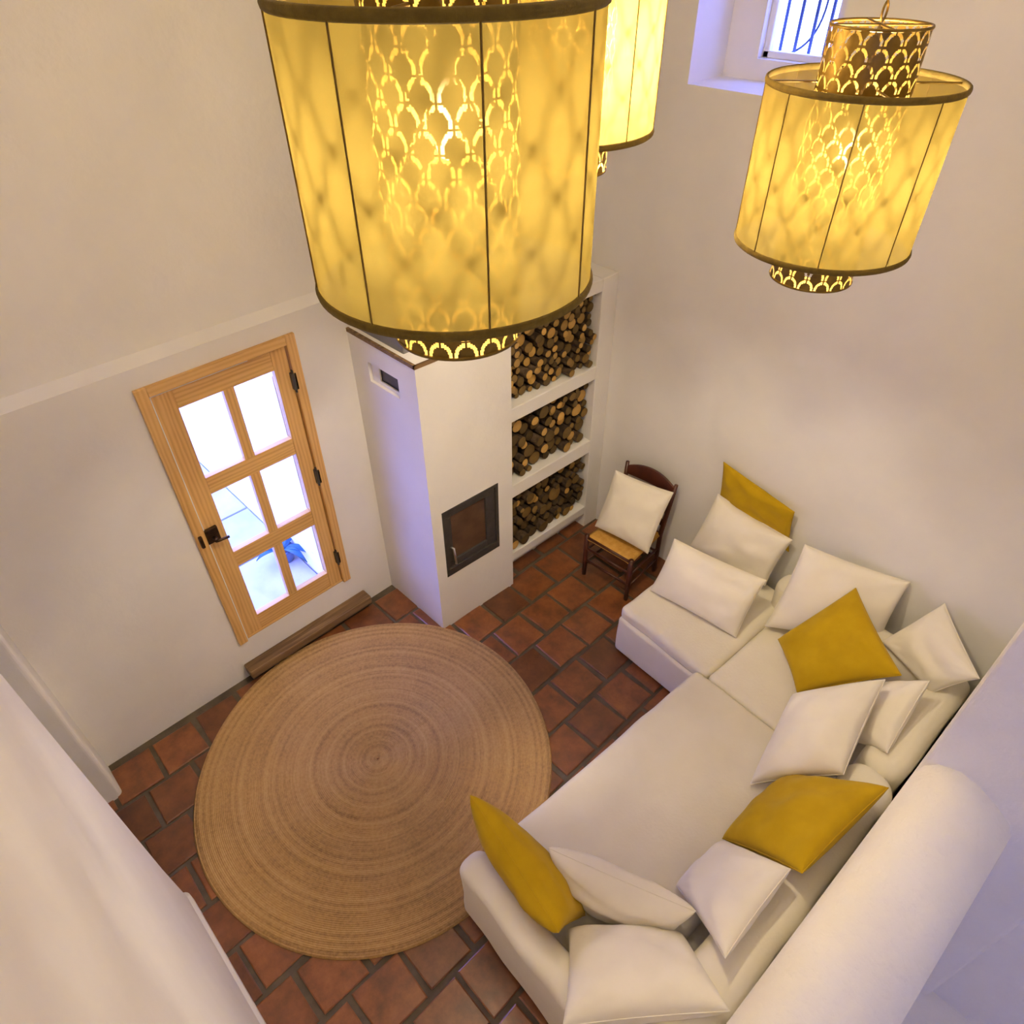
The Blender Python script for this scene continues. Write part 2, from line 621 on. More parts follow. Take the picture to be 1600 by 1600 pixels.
# door wall : thick lower part, sloping ledge, thinner upper part
DX0, DX1, DZ0, DZ1 = -1.720, -0.794, 0.340, 2.390
mb = MB().wall('Y', 0.0, 0.13, [XW, XB + 0.5], [-0.12, LEDGE], [(DX0, DX1, DZ0, DZ1)])
mb.add([(XW, 0, LEDGE), (XW, 0.06, LEDGE + .045), (XW, 0.06, LEDGE), (XB, 0, LEDGE), (XB, 0.06, LEDGE + .045), (XB, 0.06, LEDGE)],
       [(0, 3, 4, 1), (0, 1, 2), (3, 5, 4), (0, 2, 5, 3), (1, 4, 5, 2)])
mb.box(XW, XB + 0.5, 0.06, 0.20, LEDGE, CEIL)
wall_back = mb.build('wall_back', 'plaster')
tag(wall_back, 'white plaster wall with a ledge above the pine door', None, None, 'structure')

# right wall with deep window niche
NY0, NY1, NZ0, NZ1 = -1.80, -1.00, 3.475, 4.62
GY0, GY1, GZ0, GZ1 = -1.622, -1.204, 3.580, 4.48
mb = MB()
mb.wall('X', XB, XB + 0.35, [-4.6, 0.0], [-0.12, CEIL], [(NY0, NY1, NZ0, NZ1)])
mb.wall('X', XB + 0.35, XB + 0.50, [-4.6, 0.0], [-0.12, CEIL], [(GY0, GY1, GZ0, GZ1)])
wall_right = mb.build('wall_right', 'plaster')
tag(wall_right, 'tall white plaster wall with a deep window niche', None, None, 'structure')

# left wall with a doorway beside the door wall
mb = MB()
R = 0.045
prof = [(-3.0, -3.62), (-2.735, -3.62)]
nY = 40
ys = [-3.62 + (2.405) * i / nY for i in range(1, nY + 1)]
for k in range(0, 7):
    a = k / 6 * PI / 2
    prof.append((-2.735 - R + R * math.cos(a), -1.205 + R * math.sin(a)))
prof += [(-3.0 + R, -1.16), (-3.0, -1.205)]
zl = [-0.05, 0.0, 0.07, 0.10, 0.5, 1.2, 2.0, 2.6, 3.4, CEIL]
pv, n = [], len(prof)
for z in zl:
    lip = 0.022 if z <= 0.07 else (0.006 if z <= 0.10 else 0.0)
    for (x_, y_) in prof:
        lean = -0.004 * z if y_ > -1.3 else 0
        pv.append((x_ + (lip if x_ > -2.9 else 0), y_ + (lip if y_ > -1.25 else 0) + lean * 6, z))
pf = []
for i in range(len(zl) - 1):
    for k in range(n):
        pf.append((i * n + k, i * n + (k + 1) % n, (i + 1) * n + (k + 1) % n, (i + 1) * n + k))
pf.append(tuple(range((len(zl) - 1) * n, len(zl) * n)))
mb.add(pv, pf)
wall_left = mb.build('wall_left', 'plaster', None, True)
for p_ in wall_left.data.polygons:
    p_.use_smooth = p_.area < 0.03
tag(wall_left, 'white plaster wall end with rounded corner left of the rug', None, None, 'structure')
# stub pillar of the doorway and the header over it
mb = MB()
prof = [(-3.0, 0.0), (-2.755, 0.0), (-2.755, -0.225)]
for k in range(6):
    a = -k / 5 * PI / 2
    prof.append((-2.785 + 0.03 * math.cos(a), -0.235 + 0.03 * math.sin(a)))
prof += [(-3.0, -0.265)]
n = len(prof)
vs = [(x_, y_, z) for z in (-0.05, CEIL) for (x_, y_) in prof]
mb.add(vs, [(k, (k + 1) % n, n + (k + 1) % n, n + k) for k in range(n)] + [tuple(range(n, 2 * n))])
mb.box(-3.0, -2.755, -1.2, -0.2, 2.65, CEIL)
tag(mb.build('wall_doorway', 'plaster'), 'plaster stub and header of the doorway beside the door wall', None, None, 'structure')

# sofa wall : low part carries the mezzanine parapet, high part rises behind it
X1 = -1.20
mb = MB()
pp = [(0.0, -0.05), (0.0, 2.66), (-0.008, 2.715), (-0.03, 2.748), (-0.07, 2.766), (-0.115, 2.756), (-0.16, 2.735), (-0.196, 2.708), (-0.212, 2.68), (-0.218, 2.62), (-0.220, 1.9), (-0.22, -0.05)]
n = len(pp)
xs = [-3.0 + i * (X1 + 3.0) / 26 for i in range(27)]
vs = []
for i, x_ in enumerate(xs):
    for (dy, z) in pp:
        wob = noise.noise(Vector((x_ * 3.0, dy * 9, z))) * 0.010 if z > 2.65 and abs(dy) > 0.02 else 0
        vs.append((x_, yD(x_) + dy, z + wob))
fs = []
for i in range(len(xs) - 1):
    for k in range(n - 1):
        fs.append((i * n + k, i * n + k + 1, (i + 1) * n + k + 1, (i + 1) * n + k))
mb.add(vs, fs)
parapet = mb.build('wall_parapet', 'plaster_rough', None, True)
tag(parapet, 'white plaster parapet with a rounded top at lower right', None, None, 'structure')
mb = MB()
xa, xb_ = X1, XB + 0.3
a = [(xa, yD(xa)), (xb_, yD(xb_)), (xb_, -4.15), (xa, -3.955)]
mb.add([(p[0], p[1], z) for z in (-0.05, CEIL) for p in a], [(0, 1, 5, 4), (1, 2, 6, 5), (2, 3, 7, 6), (3, 0, 4, 7), (4, 5, 6, 7)])
wf = mb.build('wall_front', 'plaster_rough', None, False, 0.012, 3)
tag(wf, 'white plaster wall rising behind the sofa at right edge', None, None, 'structure')
# mezzanine shell behind the parapet
mb = MB().box(-1.175, -0.95, YM, -3.93, 1.7, CEIL)
tag(mb.build('wall_mezzanine', 'plaster_rough'), 'white plaster side wall of the mezzanine', None, None, 'structure')
mb = MB().box(XW, -1.0, YM, -3.72, 1.65, 1.85)
tag(mb.build('floor_mezzanine', 'plaster_rough'), 'pale mezzanine floor behind the parapet', None, None, 'structure')
mb = MB().box(XW, -0.9, YM - 0.2, YM, 1.6, CEIL)
tag(mb.build('wall_mezzanine_back', 'plaster'), 'rear plaster wall of the mezzanine', None, None, 'structure')
mb = MB().wall('X', XW - 0.25, XW, [YM, 0.0], [-0.12, CEIL], [(-5.0, -4.4, 3.35, 4.20)])
tag(mb.build('wall_far_left', 'plaster'), 'outer plaster wall with the mezzanine window opening', None, None, 'structure')
mb = MB().box(XW - 0.25, XB + 0.5, YM - 0.2, 0.28, CEIL, CEIL + 0.15)
tag(mb.build('ceiling', 'plaster'), 'white plaster ceiling', None, None, 'structure')
mb = MB().box(XW, -2.95, -3.9, -3.62, -0.1, 1.7)
tag(mb.build('wall_hall', 'plaster'), 'plaster wall of the hall behind the doorway', None, None, 'structure')

# ------------------------------------------------------------------ door
door = empty('door_1', ((DX0 + DX1) / 2, 0, DZ0))
tag(door, 'varnished pine door with six glass panes', None, None, 'structure')
door['kind'] = 'structure'
OX, OZ = (DX0 + DX1) / 2, DZ0


def L(mb):           # world to door-local
    mb.v = [(x_ - OX, y_, z_ - OZ) for (x_, y_, z_) in mb.v]
    return mb


FW_, LY0, LY1 = 0.062, 0.004, 0.050
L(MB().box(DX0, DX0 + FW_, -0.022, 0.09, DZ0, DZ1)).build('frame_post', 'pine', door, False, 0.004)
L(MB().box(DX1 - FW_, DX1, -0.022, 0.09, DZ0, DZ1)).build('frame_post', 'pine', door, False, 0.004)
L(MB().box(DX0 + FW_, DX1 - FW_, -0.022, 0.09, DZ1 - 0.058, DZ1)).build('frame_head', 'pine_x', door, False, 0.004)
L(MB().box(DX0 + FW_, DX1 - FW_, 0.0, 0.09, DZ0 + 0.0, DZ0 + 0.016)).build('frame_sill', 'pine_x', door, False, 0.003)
# pale weather strip around the leaf
ws = MB()
ws.box(DX0 + FW_ - 0.001, DX0 + FW_ + 0.008, -0.008, 0.004, DZ0 + 0.01, DZ1 - 0.058)
ws.box(DX0 + FW_, -1.10, -0.008, 0.004, DZ1 - 0.068, DZ1 - 0.059)
L(ws).build('weather_strip', 'white_paint', door)
lx0, lx1, lz0, lz1 = DX0 + FW_ + 0.006, DX1 - FW_ - 0.004, DZ0 + 0.02, DZ1 - 0.064
pc = [(-1.532, -1.276), (-1.211, -0.957)]
pr = [(0.50, 0.985), (1.112, 1.597), (1.717, 2.198)]
leaf = empty('leaf')
leaf.parent = door
leaf.name = 'door_leaf'
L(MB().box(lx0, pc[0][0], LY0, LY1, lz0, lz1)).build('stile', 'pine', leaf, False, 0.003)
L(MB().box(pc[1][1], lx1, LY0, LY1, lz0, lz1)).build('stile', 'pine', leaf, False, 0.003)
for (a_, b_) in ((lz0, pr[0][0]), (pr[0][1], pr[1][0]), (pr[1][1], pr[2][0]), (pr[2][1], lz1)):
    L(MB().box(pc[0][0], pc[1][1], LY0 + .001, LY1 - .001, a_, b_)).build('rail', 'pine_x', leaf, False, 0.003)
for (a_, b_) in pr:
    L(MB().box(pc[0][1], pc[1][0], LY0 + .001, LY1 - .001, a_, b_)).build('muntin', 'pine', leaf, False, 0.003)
    for (c_, d_) in pc:
        L(MB().box(c_, d_, 0.026, 0.030, a_, b_)).build('pane', 'glass', leaf)
for hz in (2.096, 1.37, 0.609):
    mb = MB().tube([(lx1 + 0.003, -0.012, hz - 0.075), (lx1 + 0.003, -0.012, hz + 0.075)], 0.009, 10)
    mb.box(lx1 - 0.012, lx1 + 0.018, -0.022, 0.004, hz - 0.055, hz + 0.055)
    L(mb).build('hinge', 'iron', door)
mb = MB().box(-1.678, -1.575, -0.020, 0.004, 1.275, 1.385)
mb.box(-1.705, -1.683, -0.040, -0.018, 1.285, 1.375)
lk = L(mb).build('lock_case', 'bronze', door, False, 0.006)
kn = MB().tube([(-1.612, -0.02, 1.31), (-1.612, -0.055, 1.31)], [0.012, 0.016], 12)
kn.tube([(-1.612, -0.058, 1.31), (-1.612, -0.062, 1.31), (-1.54, -0.066, 1.305)], 0.009, 10)
L(kn).build('lever_handle', 'bronze', lk, True)

# wooden step under the door
mb = MB().box(-1.745, -0.700, -0.105, 0.004, 0.055, 0.130)
st = mb.build('trim_1', 'old_wood', None, False, 0.012, 3)
tag(st, 'weathered wooden beam step under the pine door', None, None, 'structure')
mb = MB().box(-1.73, -0.715, -0.060, 0.004, -0.006, 0.055)
mb.build('step_base', 'grout', st)

# ------------------------------------------------------------------ window in the niche
win = empty('window_1', (XB + 0.42, (GY0 + GY1) / 2, GZ0))
tag(win, 'small white framed window in a deep plaster niche', None, None, 'structure')


def LW(mb):
    c = win.location
    mb.v = [(x_ - c.x, y_ - c.y, z_ - c.z) for (x_, y_, z_) in mb.v]
    return mb


fx = XB + 0.40
for bx in ((GY0, GY0 + 0.035, GZ0, GZ1), (GY1 - 0.035, GY1, GZ0, GZ1), (GY0, GY1, GZ0, GZ0 + 0.035), (GY0, GY1, GZ1 - 0.035, GZ1)):
    LW(MB().box(fx, fx + 0.045, bx[0], bx[1], bx[2], bx[3])).build('window_frame', 'white_paint', win, False, 0.004)
LW(MB().box(fx + 0.02, fx + 0.024, GY0 + .03, GY1 - .03, GZ0 + .03, GZ1 - .03)).build('pane', 'glass', win)
gr = empty('window_grille', (XB + 0.56, (GY0 + GY1) / 2, GZ0 - 0.05))
tag(gr, 'blue-grey wrought iron grille outside the small niche window', 'window grille')


def LG(mb):
    c = gr.location
    mb.v = [(x_ - c.x, y_ - c.y, z_ - c.z) for (x_, y_, z_) in mb.v]
    return mb


gx = XB + 0.56
for i in range(6):
    yy = GY1 - 0.015 - i * 0.088
    LG(MB().tube([(gx, yy, GZ0 - 0.05), (gx, yy, GZ1 + 0.06)], 0.0095, 8)).build('bar', 'blue_iron', gr, True)
for zz in (GZ0 + 0.30, GZ0 + 0.66):
    LG(MB().box(gx - 0.006, gx + 0.006, GY0 - 0.10, GY1 + 0.06, zz - 0.010, zz + 0.010)).build('cross_bar', 'blue_iron', gr)
sc_ = []
for k in range(15):
    t = k / 14
    sc_.append((gx + 0.012, GY1 - 0.03 - 0.20 * math.sin(t * PI * 0.62), GZ0 + 0.0 + 0.05 * t + 0.36 * t * t))
LG(MB().tube(sc_, 0.006, 8)).build('scroll', 'blue_iron', gr, True)

# ------------------------------------------------------------------ outside the door
mb = MB().box(-6.0, 4.0, 0.13, 6.5, 0.0, 0.27)
tag(mb.build('terrace_ground', 'paver'), 'pale terrace paving outside the glazed door', None, None, 'structure')
tg = bpy.data.objects['terrace_ground']
pm = MB().box(-0.295, 0.295, -0.295, 0.295, 0, 0.03)
pme = None
for i in range(5):
    for j in range(5):
        if pme is None:
            o = pm.build('paver', 'paver', tg, False, 0.006)
            pme = o
        else:
            o = pme.copy()
            COL.objects.link(o)
        o.location = (-0.93 - 0.305 - i * 0.61, 0.585 - 0.13 + j * 0.61, 0.27)
mb = MB().box(-0.93, -0.70, 0.13, 6.3, 0.27, 2.1)
tag(mb.build('wall_terrace_side', 'plaster_rough'), 'white terrace wall outside right of the door', None, None, 'structure')
mb = MB().box(-6.0, -0.93, 4.6, 4.8, 0.27, 1.25)
tag(mb.build('wall_terrace_back', 'plaster_rough'), 'white terrace wall opposite the door', None, None, 'structure')
# potted plant outside
pot = empty('potted_plant', (-1.02, 0.56, 0.30))
tag(pot, 'dark potted plant seen outside through the lowest door panes', 'plant')
MB().lathe([(0.001, 0.0), (0.055, 0.0), (0.075, 0.11), (0.08, 0.12), (0.065, 0.12), (0.06, 0.10), (0.001, 0.10)], 20).build('pot', 'clay', pot, True)
for k in range(6):
    a = k * 2.2 + 0.5
    ln = 0.20 + 0.05 * (k % 3)
    vs, fs = [], []
    for i in range(7):
        t = i / 6
        wd = 0.030 * math.sin(PI * min(1, t * 0.9 + 0.12)) + 0.002
        r_ = ln * t * 0.9
        z_ = 0.11 + ln * (0.75 * t - 0.75 * t * t)
        c, s_ = math.cos(a), math.sin(a)
        for q, dz in ((-1, 0.006), (0, 0), (1, 0.006)):
            vs.append((c * r_ - s_ * wd * q, s_ * r_ + c * wd * q, z_ + dz))
    for i in range(6):
        fs += [(i * 3, i * 3 + 1, i * 3 + 4, i * 3 + 3), (i * 3 + 1, i * 3 + 2, i * 3 + 5, i * 3 + 4)]
    lf = MB().add(vs, fs).build('leaf', 'leaf', pot, True)
    md = lf.modifiers.new('thick', 'SOLIDIFY')
    md.thickness = 0.003

# ------------------------------------------------------------------ fireplace
FX0, FX1, FY0, FY1, FZ = -0.442, 0.279, -0.672, -0.708, 2.284
fp = empty('fireplace', ((FX0 + FX1) / 2, -0.35, 0.0))
tag(fp, 'white plastered corner fireplace with a small dark stove door', 'fireplace')
fpl = fp.location


def LF(mb):
    mb.v = [(x_ - fpl.x, y_ - fpl.y, z_ - fpl.z) for (x_, y_, z_) in mb.v]
    return mb


def skew(mb):         # front runs slightly out of square
    k = (FY1 - FY0) / (FX1 - FX0)
    mb.v = [(x_, y_ + k * (x_ - FX0) * (1 if y_ < -0.3 else 0), z_) for (x_, y_, z_) in mb.v]
    return mb


BX0, BX1, BZ0, BZ1 = -0.358, 0.143, 0.521, 1.143
VY0, VY1, VZ0, VZ1 = -0.489, -0.185, 1.996, 2.132
mb = MB()
mb.wall('Y', FY0, FY0 + 0.14, [FX0, FX1], [-0.01, FZ], [(BX0, BX1, BZ0, BZ1)])
mb.wall('X', FX0, FX0 + 0.12, [FY0 + 0.14, 0.0], [-0.01, FZ], [(VY0, VY1, VZ0, VZ1)])
mb.box(FX1 - 0.10, FX1, FY0 + 0.14, 0.0, -0.01, FZ)
LF(skew(mb)).build('body', 'plaster', fp)
LF(skew(MB().box(FX0 + 0.004, FX1, FY0 + 0.004, 0.0, FZ - 0.02, FZ + 0.004))).build('top_slab', 'plaster', fp)
mb = MB()
mb.box(FX0 - 0.004, FX0 + 0.014, FY0 - 0.004, 0.0, FZ - 0.014, FZ + 0.010)
mb.box(FX0 - 0.004, FX1, FY0 - 0.004, FY0 + 0.010, FZ - 0.014, FZ + 0.010)
LF(skew(mb)).build('edge_trim', 'old_wood', fp)
LF(MB().box(FX0 + 0.045, FX1 - 0.01, -0.515, 0.06, FZ, CEIL)).build('chimney_breast', 'grey', fp, False, 0.01)
# fire chamber
mb = MB()
mb.box(BX0 - 0.05, BX1 + 0.05, -0.14, -0.12, BZ0 - 0.05, BZ1 + 0.05)
mb.box(BX0 - 0.05, BX0 - 0.03, FY0 + 0.10, -0.12, BZ0 - 0.05, BZ1 + 0.05)
mb.box(BX1 + 0.03, BX1 + 0.05, FY0 + 0.10, -0.12, BZ0 - 0.05, BZ1 + 0.05)
mb.box(BX0 - 0.05, BX1 + 0.05, FY0 + 0.10, -0.12, BZ0 - 0.05, BZ0 - 0.03)
mb.box(BX0 - 0.05, BX1 + 0.05, FY0 + 0.10, -0.12, BZ1 + 0.03, BZ1 + 0.05)
LF(mb).build('fire_chamber', 'soot', fp)
# stove surround and door
mb = MB().wall('Y', FY0 - 0.004, FY0 + 0.05, [BX0, BX1], [BZ0, BZ1], [(BX0 + 0.028, BX1 - 0.028, BZ0 + 0.07, BZ1 - 0.028)])
LF(skew(mb)).build('stove_surround', 'iron', fp, False, 0.003)
sd = empty('stove_door', (0, 0, 0))
sd.parent = fp
mb = MB().wall('Y', FY0 + 0.004, FY0 + 0.034, [BX0 + 0.030, BX1 - 0.03], [BZ0 + 0.072, BZ1 - 0.03], [(BX0 + 0.075, BX1 - 0.115, BZ0 + 0.13, BZ1 - 0.075)])
LF(skew(mb)).build('door_frame', 'iron', sd, False, 0.003)
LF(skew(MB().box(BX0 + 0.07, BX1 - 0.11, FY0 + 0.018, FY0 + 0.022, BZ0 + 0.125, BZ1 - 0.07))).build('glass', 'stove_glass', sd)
hp = [(BX0 + 0.055, FY0 + 0.006, BZ0 + 0.27), (BX0 + 0.060, FY0 - 0.03, BZ0 + 0.27), (BX0 + 0.068, FY0 - 0.035, BZ0 + 0.12), (BX0 + 0.068, FY0 + 0.006, BZ0 + 0.12)]
LF(MB().tube(hp, 0.009, 10)).build('door_handle', 'steel', sd, True)
# vent
mb = MB().wall('X', FX0 + 0.020, FX0 + 0.030, [VY0, VY1], [VZ0, VZ1], [(VY0 + 0.004, VY1 - 0.085, VZ0 + 0.024, VZ1 - 0.002)])
LF(mb).build('vent_frame', 'plaster', fp)
LF(MB().box(FX0 + 0.034, FX0 + 0.044, VY0, VY1, VZ0, VZ1)).build('vent_shade_sheet', 'iron', fp)  # plain dark sheet standing for the shade inside the vent opening

# ------------------------------------------------------------------ log shelf
SY = -0.622
ls = empty('log_shelf', (0.84, -0.3, 0.0))
tag(ls, 'white built-in shelf with three firewood compartments', 'log shelf')
lsl = ls.location


def LS(mb):
    k = -0.03 / 1.1
    mb.v = [(x_ - lsl.x, y_ + (k * (x_ - FX1) if y_ < -0.3 else 0) - lsl.y, z_ - lsl.z) for (x_, y_, z_) in mb.v]
    return mb


CX0, CX1 = 0.353, 1.228
comp = [(0.235, 0.823), (0.945, 1.511), (1.624, 2.206)]
LS(MB().box(CX1, XB, SY, 0.0, -0.01, 2.300)).build('side_panel', 'plaster', ls, False, 0.006)
LS(MB().box(FX1, CX0, SY + 0.01, 0.0, 0.12, 2.300)).build('side_panel', 'plaster', ls, False, 0.006)
for (a_, b_) in ((0.150, comp[0][0]), (comp[0][1], comp[1][0]), (comp[1][1], comp[2][0]), (comp[2][1], 2.300)):
    LS(MB().box(CX0, CX1, SY, 0.0, a_, b_)).build('shelf_board', 'plaster', ls, False, 0.006)
LS(MB().box(FX1, CX1, SY + 0.10, 0.0, -0.01, 0.15)).build('plinth', 'plaster', ls)

# logs : each compartment filled log by log
def log_meshes(k, r, seed):
    rr = random.Random(seed)
    n = 12
    ph = [rr.uniform(0, 6.28) for _ in range(3)]
    ln = 0.40

    def rad(a):
        return r * (0.93 + 0.05 * math.sin(2 * a + ph[0]) + 0.03 * math.sin(3 * a + ph[1]))
    ring = [(rad(2 * PI * i / n) * math.cos(2 * PI * i / n), rad(2 * PI * i / n) * math.sin(2 * PI * i / n)) for i in range(n)]
    m1 = MB()
    vs = [(x_, 0.0, z_) for x_, z_ in ring] + [(x_ * 0.97, ln, z_ * 0.97) for x_, z_ in ring]
    m1.add(vs, [(i, (i + 1) % n, n + (i + 1) % n, n + i) for i in range(n)] + [tuple(range(n, 2 * n))])
    m2 = MB().add([(x_ * 0.93, -0.0015, z_ * 0.93) for x_, z_ in ring] + [(x_, 0.003, z_) for x_, z_ in ring],
                  [tuple(range(n))] + [(i, (i + 1) % n, n + (i + 1) % n, n + i) for i in range(n)])
    return m1, m2


def place_log(x_, y_, z_, r, seed, label, group, fresh=True):
    m1, m2 = log_meshes(0, r, seed)
    b = m1.build('firewood_log', 'bark', None, True)
    for p in b.data.polygons:
        if len(p.vertices) > 4:
            p.use_smooth = False
    b.location = (x_, y_, z_)
    b.rotation_euler = (random.uniform(-.02, .02), 0, random.uniform(-.03, .03))
    e = m2.build('cut_face', 'log_end' if fresh else 'log_end_old', b)
    tag(b, label, 'log', group)
    return b


names = ['lowest', 'middle', 'topmost']
rng = random.Random(21)
for ci, (z0, z1) in enumerate(comp):
    placed = []
    group = 'logs in the %s shelf compartment' % names[ci]
    label = 'cut firewood log stacked in the %s compartment of the white log shelf' % names[ci]
    big = {0: [(0.86, 0.62, 0.078)], 1: [], 2: []}[ci]
    fails = 0
    seed = ci * 1000
    lo, hi = {0: (0.024, 0.056), 1: (0.028, 0.064), 2: (0.023, 0.046)}[ci]
    nplaced = 0
    while fails < 70:
        r = (rng.uniform(lo, hi) if rng.random() < 0.75 else rng.uniform(lo, (lo + hi) / 2)) if fails < 25 else rng.uniform(lo * 0.7, lo)
        isbig = False
        if ci == 0 and nplaced == 26:
            r, isbig = 0.080, True
        best = None
        for t in range(70):
            x_ = CX0 + r + 0.002 + (CX1 - CX0 - 2 * r - 0.004) * (t + rng.random()) / 70
            if isbig and not (0.72 < x_ < 0.92):
                continue
            zz = z0 + r
            for (qx, qz, qr) in placed:
                dx = abs(qx - x_)
                if dx < r + qr:
                    zz = max(zz, qz + math.sqrt((r + qr) ** 2 - dx * dx))
            if best is None or zz < best[1]:
                best = (x_, zz)
        if best is None or best[1] + r > z1 - 0.004:
            fails += 1
            if isbig:
                nplaced += 1
            continue
        placed.append((best[0], best[1], r))
        nplaced += 1
        front = SY + rng.uniform(0.012, 0.09) - 0.027 * (best[0] - FX1)
        lb = 'thickest pale cut log in the lowest compartment of the log shelf' if isbig else label
        place_log(best[0], front, best[1], r * 0.985, seed + nplaced, lb, None if isbig else group, isbig or rng.random() < (0.22, 0.28, 0.68)[ci])

# ------------------------------------------------------------------ rug
rug_c = (-1.460, -1.212)
RR, ST = 1.145, 0.0105
bmv, bmf = [], []
NS = 200
turns = int(RR / ST)
prof_n = 3
rows = []
k = 0
rads = []
for t in range(turns):
    for (fr, hgt) in ((0.0, 0.010), (0.25, 0.0145), (0.5, 0.016), (0.75, 0.0145)):
        rads.append(((t + fr) * ST, hgt))
rads.append((RR, 0.008))
rads.append((RR + 0.004, 0.002))
for i, (r_, h_) in enumerate(rads):
    for s_ in range(NS):
        a = 2 * PI * s_ / NS
        sp = ST * (s_ / NS)          # spiral
        rr_ = r_ + (sp if r_ < RR - 2 * ST else sp * 0.0)
        rr_ *= 1 + 0.006 * math.sin(2 * a + 0.6) + 0.004 * math.sin(5 * a)
        hz = h_ + 0.0012 * noise.noise(Vector((math.cos(a) * r_ * 12, math.sin(a) * r_ * 12, 0)))
        bmv.append((rr_ * math.cos(a), rr_ * math.sin(a), hz))
for i in range(len(rads) - 1):
    for s_ in range(NS):
        s2 = (s_ + 1) % NS
        bmf.append((i * NS + s_, i * NS + s2, (i + 1) * NS + s2, (i + 1) * NS + s_))
rug = MB().add(bmv, bmf)
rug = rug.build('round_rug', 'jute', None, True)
rug.location = (rug_c[0], rug_c[1], 0.002)
tag(rug, 'large round jute rug of coiled braid on the tiles', 'rug')

# ------------------------------------------------------------------ chair
ch = empty('rush_chair', (1.02, -1.245, 0.0), math.radians(3.0))
tag(ch, 'small dark wooden chair with a woven rush seat by the wall', 'chair')
# local: -x is the front
FXc, BXc, HW = -0.225, 0.20, 0.215
for s_ in (-1, 1):
    MB().tube([(FXc, s_ * HW, 0), (FXc, s_ * HW, 0.20), (FXc, s_ * HW, 0.445)], [0.017, 0.021, 0.020], 10).build('leg', 'dark_wood', ch, True)
    MB().tube([(BXc, s_ * HW * 0.93, 0), (BXc, s_ * HW * 0.93, 0.42), (BXc + 0.035, s_ * HW * 1.0, 0.70), (BXc + 0.065, s_ * HW * 1.05, 0.90)], [0.017, 0.020, 0.019, 0.015], 10).build('leg', 'dark_wood', ch, True)
    for zz in (0.14, 0.27):
        MB().tube([(FXc, s_ * HW, zz), (BXc, s_ * HW * 0.93, zz)], 0.010, 8).build('stretcher', 'dark_wood', ch, True)
for zz in (0.17, 0.30):
    MB().tube([(FXc, -HW, zz), (FXc, HW, zz)], 0.011, 8).build('stretcher', 'dark_wood', ch, True)
MB().tube([(BXc, -HW * .93, 0.22), (BXc, HW * .93, 0.22)], 0.010, 8).build('stretcher', 'dark_wood', ch, True)
for xx, hw in ((FXc, HW), (BXc, HW * .93)):
    MB().tube([(xx, -hw, 0.418), (xx, hw, 0.418)], 0.014, 8).build('seat_rail', 'dark_wood', ch, True)
# woven seat in four triangles
vs, fs = [], []
N = 16
for i in range(N + 1):
    for j in range(N + 1):
        u, v_ = -1 + 2 * i / N, -1 + 2 * j / N
        hwx = HW * (1 - 0.035 * (u + 1))
        edge = max(abs(u), abs(v_))
        z_ = 0.436 + 0.012 * math.sin(edge * 24) * 0.12 - 0.010 * (1 - edge) - 0.02 * max(0, edge - 0.93) / 0.07
        vs.append(((FXc + BXc) / 2 + u * (BXc - FXc + 0.03) / 2, v_ * (hwx + 0.006), z_))
for i in range(N):
    for j in range(N):
        fs.append((i * (N + 1) + j, (i + 1) * (N + 1) + j, (i + 1) * (N + 1) + j + 1, i * (N + 1) + j + 1))
so = MB().add(vs, fs).build('rush_seat', 'rush', ch, True)
md = so.modifiers.new('thick', 'SOLIDIFY')
md.thickness = 0.03
md.offset = -1 if so.data.polygons[0].normal.z > 0 else 1
# arched crest and back slats
def slat(z0, z1, arch, y0, y1, x0, x1, name):
    vs, fs = [], []
    n = 16
    for i in range(n + 1):
        t = -1 + 2 * i / n
        yy = (y0 + y1) / 2 + t * (y1 - y0) / 2
        top = z1 + arch * (1 - t * t)
        xo = 0.018 * (1 - t * t)
        for (zz, xx) in ((z0, x0), (top, x1)):
            vs.append((xx + xo - 0.009, yy, zz))
            vs.append((xx + xo + 0.009, yy, zz))
    for i in range(n):
        a, b = i * 4, (i + 1) * 4
        fs += [(a, b, b + 2, a + 2), (a + 1, a + 3, b + 3, b + 1), (a + 2, b + 2, b + 3, a + 3), (a, a + 1, b + 1, b)]
    fs += [(0, 2, 3, 1), (n * 4, n * 4 + 1, n * 4 + 3, n * 4 + 2)]
    MB().add(vs, fs).build(name, 'dark_wood', ch, True, 0.003)


slat(0.80, 0.865, 0.065, -HW * 1.04, HW * 1.04, BXc + 0.048, BXc + 0.060, 'crest_rail')
slat(0.62, 0.67, 0.012, -HW, HW, BXc + 0.026, BXc + 0.032, 'back_slat')
slat(0.50, 0.55, 0.012, -HW * .96, HW * .96, BXc + 0.010, BXc + 0.016, 'back_slat')

# ------------------------------------------------------------------ sofa
SA = math.radians(-3.6)
sofa = empty('sectional_sofa', (0.285, -2.435, 0.0), SA)
tag(sofa, 'cream slipcovered corner sofa with chaise heaped with cushions', 'sofa')
XL, XR = -1.955, 1.025          # local extents along the sofa wall
YB = -1.195                     # back of sofa
YE = 0.715                      # chaise end
soft_box('base', XL + 0.08, XR, YB, -0.005, 0.024, 0.37, 0.03, 'slip', sofa, nz=0.006, seed=1)
soft_box('chaise_base', 0.012, XR, -0.06, YE, 0.024, 0.375, 0.03, 'slip', sofa, nz=0.007, seed=2)
soft_box('seat_cushion', XL + 0.17, 0.02, YB + 0.27, 0.030, 0.345, 0.475, 0.045, 'slip', sofa, 0.018, nz=0.007, seed=3)
soft_box('corner_cushion', 0.018, XR - 0.22, YB + 0.27, -0.055, 0.345, 0.470, 0.04, 'slip', sofa, 0.012, nz=0.007, seed=4)
